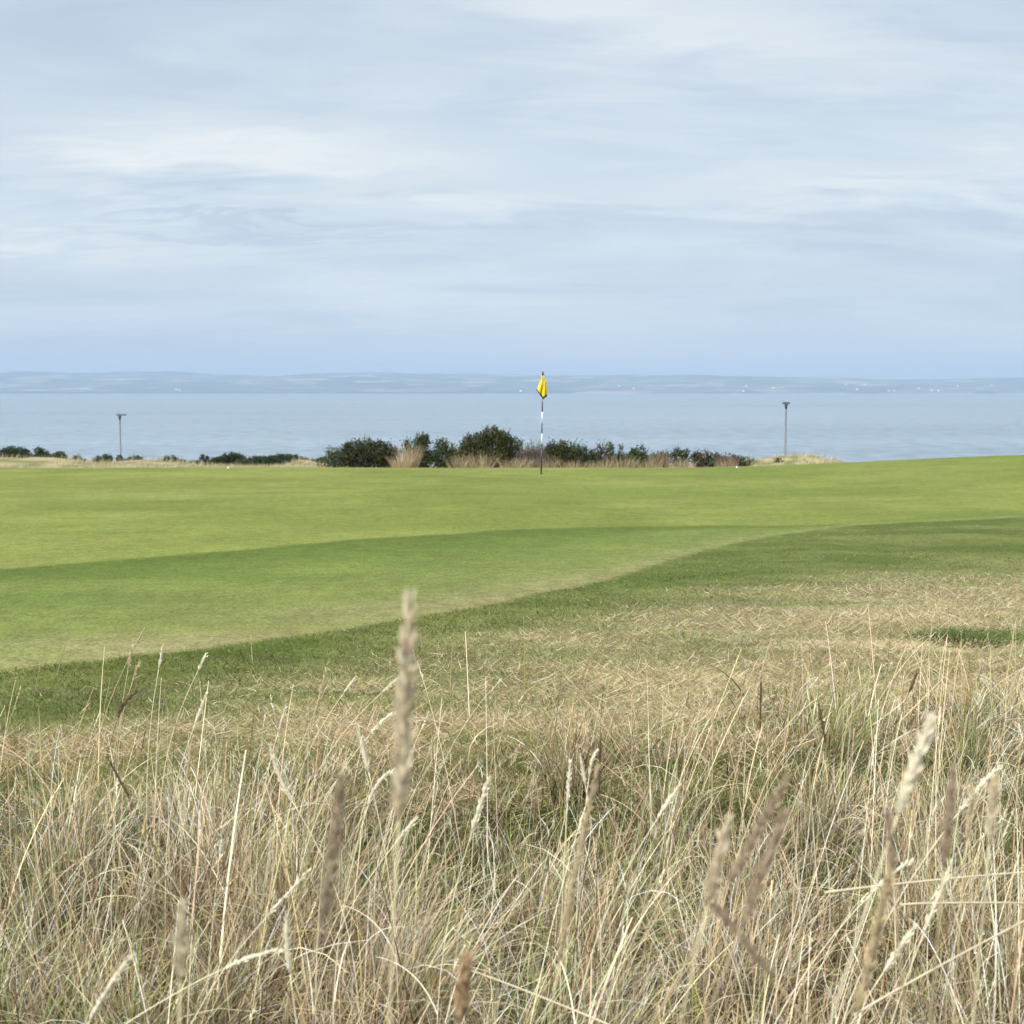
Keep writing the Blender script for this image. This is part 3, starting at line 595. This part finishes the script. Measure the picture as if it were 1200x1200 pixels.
ST = [
 # near, out of focus
 ((480,705),(467,962),.78,21,'tallest seed head, a blurred grey brown upright spike left of centre','grey',None),
 ((399,915),(375,1085),.82,15,'blurred brown seed head standing right of the lower left straw clump','brown',(392,1000)),
 ((1091,842),(1052,955),.98,15,'bright cream blurred seed head leaning right near the right edge','pale',None),
 ((921,913),(852,1038),.95,12,'upper of two parallel blurred brown seed heads leaning right at lower right','brown',None),
 ((917,958),(868,1088),.92,14,'lower of two parallel blurred brown seed heads leaning right at lower right','brown',(902,1000)),
 ((853,962),(829,1062),.95,15,'faint blurred pale brown seed head left of the two parallel brown ones','grey',None),
 ((833,1058),(908,1148),.95,11,'blurred brown seed head drooping down to the right below the pale brown one','brown',(860,1085)),
 ((1117,900),(1106,1020),1.0,11,'blurred brown upright seed head just right of the bright cream one','brown',None),
 ((1166,912),(1159,990),1.1,12,'blurred straw seed head upright near the right edge','grey',None),
 ((213,1062),(211,1150),.8,16,'short blurred mauve brown seed head at lower left','grey',None),
 ((1046,1010),(1004,1190),1.15,14,'long blurred pale seed head leaning right at lower right','straw',None),
 ((548,1122),(538,1200),1.05,22,'thick shaggy reddish seed head at the bottom edge, left of centre','red',None),
 ((1040,955),(1046,1020),.98,10,'blurred reddish stem piece below the bright cream seed head','brown',None),
 ((700,900),(655,1130),1.25,9,'long blurred pale straw seed head right of centre leaning right','straw',(672,1030)),
 # in focus
 ((336,1073),(340,1142),1.7,7,'bright white upright seed head with a bent tip at lower left','pale',(335,1105)),
 ((329,1114),(262,1135),1.8,6,'bright white seed head lying almost level pointing right at lower left','pale',(298,1118)),
 ((151,1124),(105,1196),1.5,8,'cream seed head leaning right at the lower left corner','pale',(130,1150)),
 ((420,854),(432,905),2.6,6,'short cream seed head leaning left beside the tallest seed head','pale',None),
 ((460,904),(431,945),2.4,5,'cream seed head bending right over the foot of the tallest seed head','pale',(440,915)),
 ((191,756),(186,784),3.6,3.4,'small cream seed head, middle one of the top left trio','pale',None),
 ((242,766),(232,786),3.6,3.6,'small cream seed head, right one of the top left trio','pale',None),
 ((155,758),(150,785),3.4,3.6,'small cream seed head, left one of the top left trio','straw',None),
 ((169,737),(157,760),3.4,2.4,'thin wispy tip reaching highest at the top left','straw',None),
 ((163,776),(155,800),3.4,3.6,'short straw seed head just under the top left trio','straw',None),
 ((160,812),(138,842),3.2,4.2,'dark brown curved seed head below the top left trio','dark',(145,820)),
 ((126,888),(152,935),2.8,3.6,'thin dark brown seed head leaning left in the left straw grass','dark',None),
 ((242,813),(228,850),3.2,3.6,'slim cream seed head leaning right below the top left trio','pale',None),
 ((225,865),(219,915),3.0,4,'slim cream upright seed head above the left straw clump','straw',None),
 ((335,827),(326,858),3.2,3.2,'short slim cream seed head left of the feathery one','pale',None),
 ((382,787),(369,838),3.2,4,'feathery straw seed head on the upper left rough','straw',None),
 ((317,874),(342,938),2.6,6,'knobbly cream seed head leaning left above the left straw clump','pale',(328,915)),
 ((417,793),(403,812),3.4,3,'small cream seed head leaning right, left of the tallest seed head','pale',None),
 ((466,795),(447,812),3.4,3,'small slanting cream seed head touching the tallest seed head','pale',None),
 ((470,833),(432,862),3.0,4,'curved cream seed head pointing at the tallest seed head','pale',(450,840)),
 ((573,912),(553,975),2.4,6,'cream seed head leaning right in the middle of the foreground','pale',None),
 ((668,895),(665,942),2.6,5,'cream upright seed head right of centre','pale',None),
 ((680,884),(686,920),2.7,4,'slim cream seed head leaning left right of centre','pale',None),
 ((699,880),(690,912),2.7,4,'slim cream seed head leaning right beside the black stem','pale',(693,888)),
 ((704,860),(702,930),2.6,3,'straight black dead stem right of centre','dark',None),
 ((908,735),(889,800),2.9,3.0,'tall thin straw stem standing highest right of centre','straw',None),
 ((836,805),(835,880),3.0,3.2,'thin pale upright stem right of centre','straw',None),
 ((960,828),(968,872),3.0,3.6,'thin black stem leaning left in the right hand grass','dark',None),
 ((1074,790),(1065,812),3.2,3.6,'small dark curved seed head in the upper right grass','dark',None),
 ((1172,898),(1125,950),2.0,6,'pale seed head leaning far right at the right edge','pale',(1150,918)),
 ((1138,922),(1133,985),2.0,7,'grey straw upright seed head at the right edge','straw',None),
 ((1115,1012),(1082,1095),1.9,6,'cream seed head leaning right at the lower right edge','pale',None),
 ((1067,1010),(1020,1048),2.0,6,'knobbly cream seed head leaning right above the dark hollow at right','pale',(1045,1022)),
 ((1072,1085),(1035,1140),1.8,7,'ragged cream seed head leaning right at lower right','pale',None),
 ((362,1020),(312,1075),2.0,5,'pale seed head leaning right above the level white one','pale',None),
 ((515,1045),(490,1100),1.8,5,'slim straw seed head leaning right at bottom centre','straw',None),
 ((796,920),(770,960),2.3,6,'pale seed head leaning right over the dark hollow right of centre','pale',None),
 ((488,958),(462,990),2.4,5,'pale seed head leaning right at the foot of the tallest one','pale',None),
 ((1190,790),(1180,835),3.0,3.0,'thin straw stem at the upper right edge','straw',None),
]
for (t, b, Y, w, lab, tone, mid) in ST: seedstem(t, b, Y, w, lab, tone, mid, leafy=Y > 1.4)
# two long fallen straws
def straw(p, q, Y0, Y1, label):
    A = at(*p, Y0); B_ = at(*q, Y1); mb = MB(); m = (A+B_)/2+np.array([0, 0, .012]); pts = bez(A, (A+m)/2, (B_+m)/2, B_, 14)
    mb.tube(pts, np.linspace(.0016, .0011, 14), 6, (.66,.56,.38)); o = mb.build('fallen_straw', M_grass, None, loc=tuple((A+B_)/2)); tag(o, label, 'straw', 'long straws lying across the grass')
straw((966,1046), (1330,1014), 1.9, 2.0, 'long pale straw lying almost level across the right hand grass')
straw((1055,1060), (1320,1063), 2.0, 2.1, 'shorter level straw just below the long pale one')
straw((1000,1190), (1260,1050), 1.75, 1.9, 'long straw slanting up to the right edge at lower right')
straw((800,1240), (545,1135), 1.8, 1.9, 'long straw slanting down to the right at bottom centre')

# ------------------------------------------------------------------ sea, far coast, haze
SEA = -27.0
def build_sea():
    m, nt, out = newmat('sea_water')
    p = N(nt, 'ShaderNodeBsdfPrincipled', Roughness=.32, IOR=1.33); tc = N(nt, 'ShaderNodeTexCoord')
    mp = N(nt, 'ShaderNodeMapping'); mp.inputs['Scale'].default_value = (.0009, .0035, 1); L(nt, tc.outputs['Object'], mp.inputs['Vector'])
    n = N(nt, 'ShaderNodeTexNoise', Scale=1, Detail=6, Roughness=.6); L(nt, mp.outputs[0], n.inputs['Vector'])
    cr = N(nt, 'ShaderNodeValToRGB'); cr.color_ramp.elements[0].position = .35; cr.color_ramp.elements[1].position = .68
    cr.color_ramp.elements[0].color = (.155,.205,.25,1); cr.color_ramp.elements[1].color = (.215,.275,.315,1); L(nt, n.outputs['Fac'], cr.inputs[0]); 
    mp3 = N(nt, 'ShaderNodeMapping'); mp3.inputs['Scale'].default_value = (.09, .05, 1); L(nt, tc.outputs['Object'], mp3.inputs['Vector'])
    n3 = N(nt, 'ShaderNodeTexNoise', Scale=1, Detail=5, Roughness=.7); L(nt, mp3.outputs[0], n3.inputs['Vector'])
    mr3 = N(nt, 'ShaderNodeMapRange', **{'From Min': .35, 'From Max': .65, 'To Min': .68, 'To Max': 1.32}); L(nt, n3.outputs['Fac'], mr3.inputs['Value'])
    sc = N(nt, 'ShaderNodeVectorMath', _operation='SCALE'); L(nt, cr.outputs[0], sc.inputs[0]); L(nt, mr3.outputs[0], sc.inputs['Scale']); L(nt, sc.outputs[0], p.inputs['Base Color'])
    mp2 = N(nt, 'ShaderNodeMapping'); mp2.inputs['Scale'].default_value = (.12, .3, 1); L(nt, tc.outputs['Object'], mp2.inputs['Vector'])
    n2 = N(nt, 'ShaderNodeTexNoise', Scale=1, Detail=6, Roughness=.65); L(nt, mp2.outputs[0], n2.inputs['Vector'])
    bp = N(nt, 'ShaderNodeBump', Strength=.35, Distance=.6); L(nt, n2.outputs['Fac'], bp.inputs['Height']); L(nt, bp.outputs[0], p.inputs['Normal'])
    L(nt, p.outputs[0], out.inputs[0])
    xs = np.array([-23000,-6000,-1500,0,1500,6000,23000.]); ys = np.array([150,400,1000,3000,8000,18000,25500.]); X, Y = np.meshgrid(xs, ys); v = np.stack([X.ravel(), Y.ravel(), np.full(X.size, SEA)], 1)
    i = np.arange(36); b = (i//6)*7+i % 6; f = np.stack([b, b+1, b+8, b+7], 1); tag(mesh_obj('sea', v, f, m), kind='structure')
build_sea()
def coast_h(x, y):
    s = (y-15000+500*(fbm(x, y*0, .0003, 3, 3)-.5)); r = 600+5200*np.clip(s/7000, 0, 1)
    ridge = np.interp(x, [-9000,-5460,-4900,-3700,-2800,-1500,0,2500,5460,9000], [262,250,268,225,262,245,235,225,190,170])
    return SEA-3+ss(0, 250, s)*22 + ridge*ss(200, 5200, s)**.9*(.72+.5*fbm(x, y, .00055, 77, 4)) + 16*(fbm(x, y, .003, 78, 3)-.5)*ss(0, 600, s)
def build_coast():
    m, nt, out = newmat('far_farmland')
    p = N(nt, 'ShaderNodeBsdfPrincipled', Roughness=.9); tc = N(nt, 'ShaderNodeTexCoord')
    mp = N(nt, 'ShaderNodeMapping'); mp.inputs['Scale'].default_value = (.0013, .0019, 0); L(nt, tc.outputs['Object'], mp.inputs['Vector'])
    vo = N(nt, 'ShaderNodeTexVoronoi', Scale=2.1, Randomness=1.0); L(nt, mp.outputs[0], vo.inputs['Vector'])
    sep = N(nt, 'ShaderNodeSeparateColor'); L(nt, vo.outputs['Color'], sep.inputs[0])
    cr = N(nt, 'ShaderNodeValToRGB'); cr.color_ramp.interpolation = 'CONSTANT'; e = cr.color_ramp.elements; e[0].position = 0; e[0].color = (.02,.035,.015,1); e[1].position = .35; e[1].color = (.07,.10,.035,1)
    for q, c in ((.55,(.14,.16,.06,1)),(.70,(.27,.22,.17,1)),(.83,(.38,.32,.26,1)),(.93,(.05,.075,.03,1))): x = e.new(q); x.color = c
    L(nt, sep.outputs[0], cr.inputs[0])
    n = N(nt, 'ShaderNodeTexNoise', Scale=.0008, Detail=8, Roughness=.75); L(nt, tc.outputs['Object'], n.inputs['Vector'])
    mr = N(nt, 'ShaderNodeMapRange', **{'From Min': .50, 'From Max': .56}); L(nt, n.outputs['Fac'], mr.inputs['Value'])
    mx = N(nt, 'ShaderNodeMix', _data_type='RGBA'); L(nt, mr.outputs[0], mx.inputs[0]); L(nt, cr.outputs[0], mx.inputs[6]); mx.inputs[7].default_value = (.035,.05,.025,1)
    L(nt, mx.outputs[2], p.inputs['Base Color']); L(nt, p.outputs[0], out.inputs[0])
    xs = np.arange(-11000, 11001, 70.); ys = np.concatenate([np.arange(14500, 16500, 50.), np.arange(16500, 24500, 160.)])
    X, Y = np.meshgrid(xs, ys); Z = coast_h(X, Y); nx, ny = len(xs), len(ys); i = np.arange((nx-1)*(ny-1)); b = (i//(nx-1))*nx+i % (nx-1)
    tag(mesh_obj('hills', np.stack([X.ravel(), Y.ravel(), Z.ravel()], 1), np.stack([b, b+1, b+nx+1, b+nx], 1), m), kind='structure')
    M_h = plain('white_render_wall', (.8,.8,.78), .8, nscale=.1, namp=.05)
    first = None
    for px in [208,212,610,725,742,870,873,905,990,1003,1012,1040,1046,1075,1090,1098,1120,1160]:
        y = rng.uniform(15300, 17500); x = (px-600)/F*y; z = float(coast_h(np.array([x]), np.array([y]))[0])
        if first is None:
            w, d, h = 26, 14, 9; V = np.array([[-w/2,-d/2,-4],[w/2,-d/2,-4],[w/2,d/2,-4],[-w/2,d/2,-4],[-w/2,-d/2,h],[w/2,-d/2,h],[w/2,d/2,h],[-w/2,d/2,h],[-w/2,0,h+6],[w/2,0,h+6]])
            f = [[0,1,5,4],[1,2,6,9,5],[2,3,7,6],[3,0,4,8,7],[4,5,9,8],[6,7,8,9],[3,2,1,0]]
            o = first = mesh_obj('white_house', V, f, M_h, None, False)
            tag(o, 'tiny white house on the hazy far shore', 'house', 'white houses on the far shore')
        else: o = first.copy(); COL.objects.link(o)
        o.location = (x, y, z); o.scale = (1, 1, 1)
build_coast()
def build_haze():
    m, nt, out = newmat('sea_haze'); v = N(nt, 'ShaderNodeVolumePrincipled', Density=8.0e-5, Anisotropy=.0); v.inputs['Color'].default_value = (.58,.76,1,1); L(nt, v.outputs[0], out.inputs['Volume'])
    x0, x1, y0, y1, z0, z1 = -24000, 24000, -3200, 26000, -34.5, 330
    V = [[x0,y0,z0],[x1,y0,z0],[x1,y1,z0],[x0,y1,z0],[x0,y0,z1],[x1,y0,z1],[x1,y1,z1],[x0,y1,z1]]
    o = mesh_obj('haze', V, [[3,2,1,0],[4,5,6,7],[0,1,5,4],[1,2,6,5],[2,3,7,6],[3,0,4,7]], m, None, False); tag(o, 'thin blue sea haze over the water and far coast', 'haze', kind='stuff')
build_haze()

# ------------------------------------------------------------------ sky and sun
SUN_EL, SUN_AZ = R(46), R(215)      # azimuth clockwise from north (+Y): behind the viewer, a little to the left
def build_world():
    w = bpy.data.worlds.new('World'); SC.world = w; w.use_nodes = True; nt = w.node_tree; nt.nodes.clear(); out = nt.nodes.new('ShaderNodeOutputWorld')
    sky = N(nt, 'ShaderNodeTexSky', _sky_type='NISHITA'); sky.sun_disc = False; sky.sun_elevation = SUN_EL; sky.sun_rotation = SUN_AZ; sky.air_density = 1; sky.dust_density = 1
    bg1 = N(nt, 'ShaderNodeBackground', Strength=.07); L(nt, sky.outputs[0], bg1.inputs[0])
    tc = N(nt, 'ShaderNodeTexCoord'); sp = N(nt, 'ShaderNodeSeparateXYZ'); L(nt, tc.outputs['Generated'], sp.inputs[0])
    def M(op, a, b=None, c=None):
        n = nt.nodes.new('ShaderNodeMath'); n.operation = op
        for i, q in enumerate((a, b, c)):
            if q is None: continue
            if isinstance(q, (int, float)): n.inputs[i].default_value = q
            else: L(nt, q, n.inputs[i])
        return n.outputs[0]
    X, Y, Z = sp.outputs; zc = M('MAXIMUM', Z, 0.0); zz = M('ADD', zc, .20)
    cb = N(nt, 'ShaderNodeCombineXYZ'); L(nt, M('DIVIDE', X, zz), cb.inputs[0]); L(nt, M('DIVIDE', Y, zz), cb.inputs[1])
    def noise(scale, sx, sy, rot, det, ro, dist, off=0):
        mp = N(nt, 'ShaderNodeMapping'); mp.inputs['Scale'].default_value = (sx, sy, 1); mp.inputs['Rotation'].default_value = (0, 0, rot); mp.inputs['Location'].default_value = (off, off*.7, 0)
        L(nt, cb.outputs[0], mp.inputs['Vector']); n = N(nt, 'ShaderNodeTexNoise', Scale=scale, Detail=det, Roughness=ro, Distortion=dist); L(nt, mp.outputs[0], n.inputs['Vector']); return n.outputs['Fac']
    a = noise(.95, .55, 1.0, R(8), 6, .52, .6, 3.1); b = noise(2.6, .45, 1.0, R(-8), 8, .56, .8, 7.7); c_ = noise(7, .38, 1.0, R(7), 7, .58, .8, 1.3)
    f = M('ADD', M('MULTIPLY', a, .62), M('MULTIPLY', b, .40)); f = M('ADD', f, M('MULTIPLY', M('SUBTRACT', c_, .5), .16)); f = M('ADD', M('MULTIPLY', M('SUBTRACT', f, .5), 1.15), .54)
    # cloud bands fixed to directions of the sky: u = x/y, v = z/y, north facing half
    ys = M('MAXIMUM', Y, .05); u = M('DIVIDE', X, ys); v = M('DIVIDE', Z, ys)
    v = M('ADD', v, M('MULTIPLY', M('SUBTRACT', c_, .5), .10)); u = M('ADD', u, M('MULTIPLY', M('SUBTRACT', b, .5), .5))
    tot = None
    for px, py, hw, hh, am in [(290,188,190,26,.20),(90,178,130,22,.10),(620,235,140,18,.08),(720,15,240,40,.13),(330,90,170,50,.04),(1160,212,120,14,.10),(60,292,120,14,.10),(480,365,190,12,.07),(900,40,260,40,.06),
                               (1000,262,300,24,-.14),(300,268,230,9,-.14),(90,235,120,14,-.06),(1080,140,200,35,-.11),(700,160,170,40,-.09),(60,60,160,60,-.08),(250,320,260,14,-.03),(850,345,260,14,.04),(560,330,200,12,-.02),(40,312,70,6,-.06)]:
        g = M('EXPONENT', M('MULTIPLY', M('ADD', M('POWER', M('DIVIDE', M('ABSOLUTE', M('SUBTRACT', u, (px-600)/F)), hw/F), 2.0), M('POWER', M('DIVIDE', M('ABSOLUTE', M('SUBTRACT', v, (458-py)/F)), hh/F), 2.0)), -1.0))
        g = M('MULTIPLY', g, am); tot = g if tot is None else M('ADD', tot, g)
    tot = M('MULTIPLY', tot, M('GREATER_THAN', Y, .05)); f = M('ADD', f, tot)
    cr = N(nt, 'ShaderNodeValToRGB'); e = cr.color_ramp.elements; e[0].position = .30; e[0].color = (.485,.545,.68,1); e[1].position = .80; e[1].color = (.86,.885,.875,1)
    for q, c in ((.46,(.55,.635,.74,1)),(.58,(.66,.735,.80,1))): x = e.new(q); x.color = c
    L(nt, f, cr.inputs[0])
    # bluer, even band near the horizon
    hz = N(nt, 'ShaderNodeMapRange', _interpolation_type='SMOOTHSTEP', **{'From Min': -.02, 'From Max': .11, 'To Min': .8, 'To Max': 0}); L(nt, Z, hz.inputs['Value'])
    mx = N(nt, 'ShaderNodeMix', _data_type='RGBA'); L(nt, hz.outputs[0], mx.inputs[0]); L(nt, cr.outputs[0], mx.inputs[6]); mx.inputs[7].default_value = (.51,.61,.755,1)
    # overcast sky is brighter overhead and towards the veiled sun
    sd = (math.sin(SUN_AZ)*math.cos(SUN_EL), math.cos(SUN_AZ)*math.cos(SUN_EL), math.sin(SUN_EL))
    dt = M('ADD', M('ADD', M('MULTIPLY', X, sd[0]), M('MULTIPLY', Y, sd[1])), M('MULTIPLY', Z, sd[2])); gl = M('MULTIPLY', M('POWER', M('MAXIMUM', dt, 0), 7.0), 3.0)
    up = N(nt, 'ShaderNodeMapRange', **{'From Min': .30, 'From Max': 1.0, 'To Min': 0, 'To Max': .4}); L(nt, Z, up.inputs['Value'])
    k = M('ADD', M('ADD', up.outputs[0], gl), 1.0)
    bg2 = N(nt, 'ShaderNodeBackground'); L(nt, mx.outputs[2], bg2.inputs[0]); L(nt, M('MULTIPLY', k, CLOUD), bg2.inputs[1])
    ad = N(nt, 'ShaderNodeMixShader', Fac=.88); L(nt, bg1.outputs[0], ad.inputs[1]); L(nt, bg2.outputs[0], ad.inputs[2]); L(nt, ad.outputs[0], out.inputs[0])
CLOUD = .90
build_world()
ld = bpy.data.lights.new('sun', 'SUN'); ld.energy = 3.4; ld.angle = R(5); ld.color = (1, .94, .83); lo = bpy.data.objects.new('sun', ld); COL.objects.link(lo)
sdv = Vector((math.sin(SUN_AZ)*math.cos(SUN_EL), math.cos(SUN_AZ)*math.cos(SUN_EL), math.sin(SUN_EL))); lo.rotation_euler = sdv.to_track_quat('Z', 'Y').to_euler(); lo.location = (0, -20, 40)

cd = bpy.data.cameras.new('camera'); cam = bpy.data.objects.new('camera', cd); COL.objects.link(cam); SC.camera = cam
cam.location = (0, 0, H); cam.rotation_euler = (R(90)-PITCH, 0, 0); cd.sensor_width = 36; cd.lens = F/1200*36; cd.clip_start = .05; cd.clip_end = 80000
cd.dof.use_dof = True; cd.dof.focus_distance = 5.5; cd.dof.aperture_fstop = 11.0
vs = SC.view_settings; vs.view_transform = 'Standard'; vs.look = 'None'; vs.gamma = 1; vs.exposure = 0.33
SC.cycles.use_denoising = True; SC.cycles.volume_bounces = 0; SC.cycles.adaptive_threshold = .02; SC.cycles.caustics_reflective = False; SC.cycles.caustics_refractive = False; SC.cycles.max_bounces = 5; SC.cycles.diffuse_bounces = 2; SC.cycles.transmission_bounces = 4
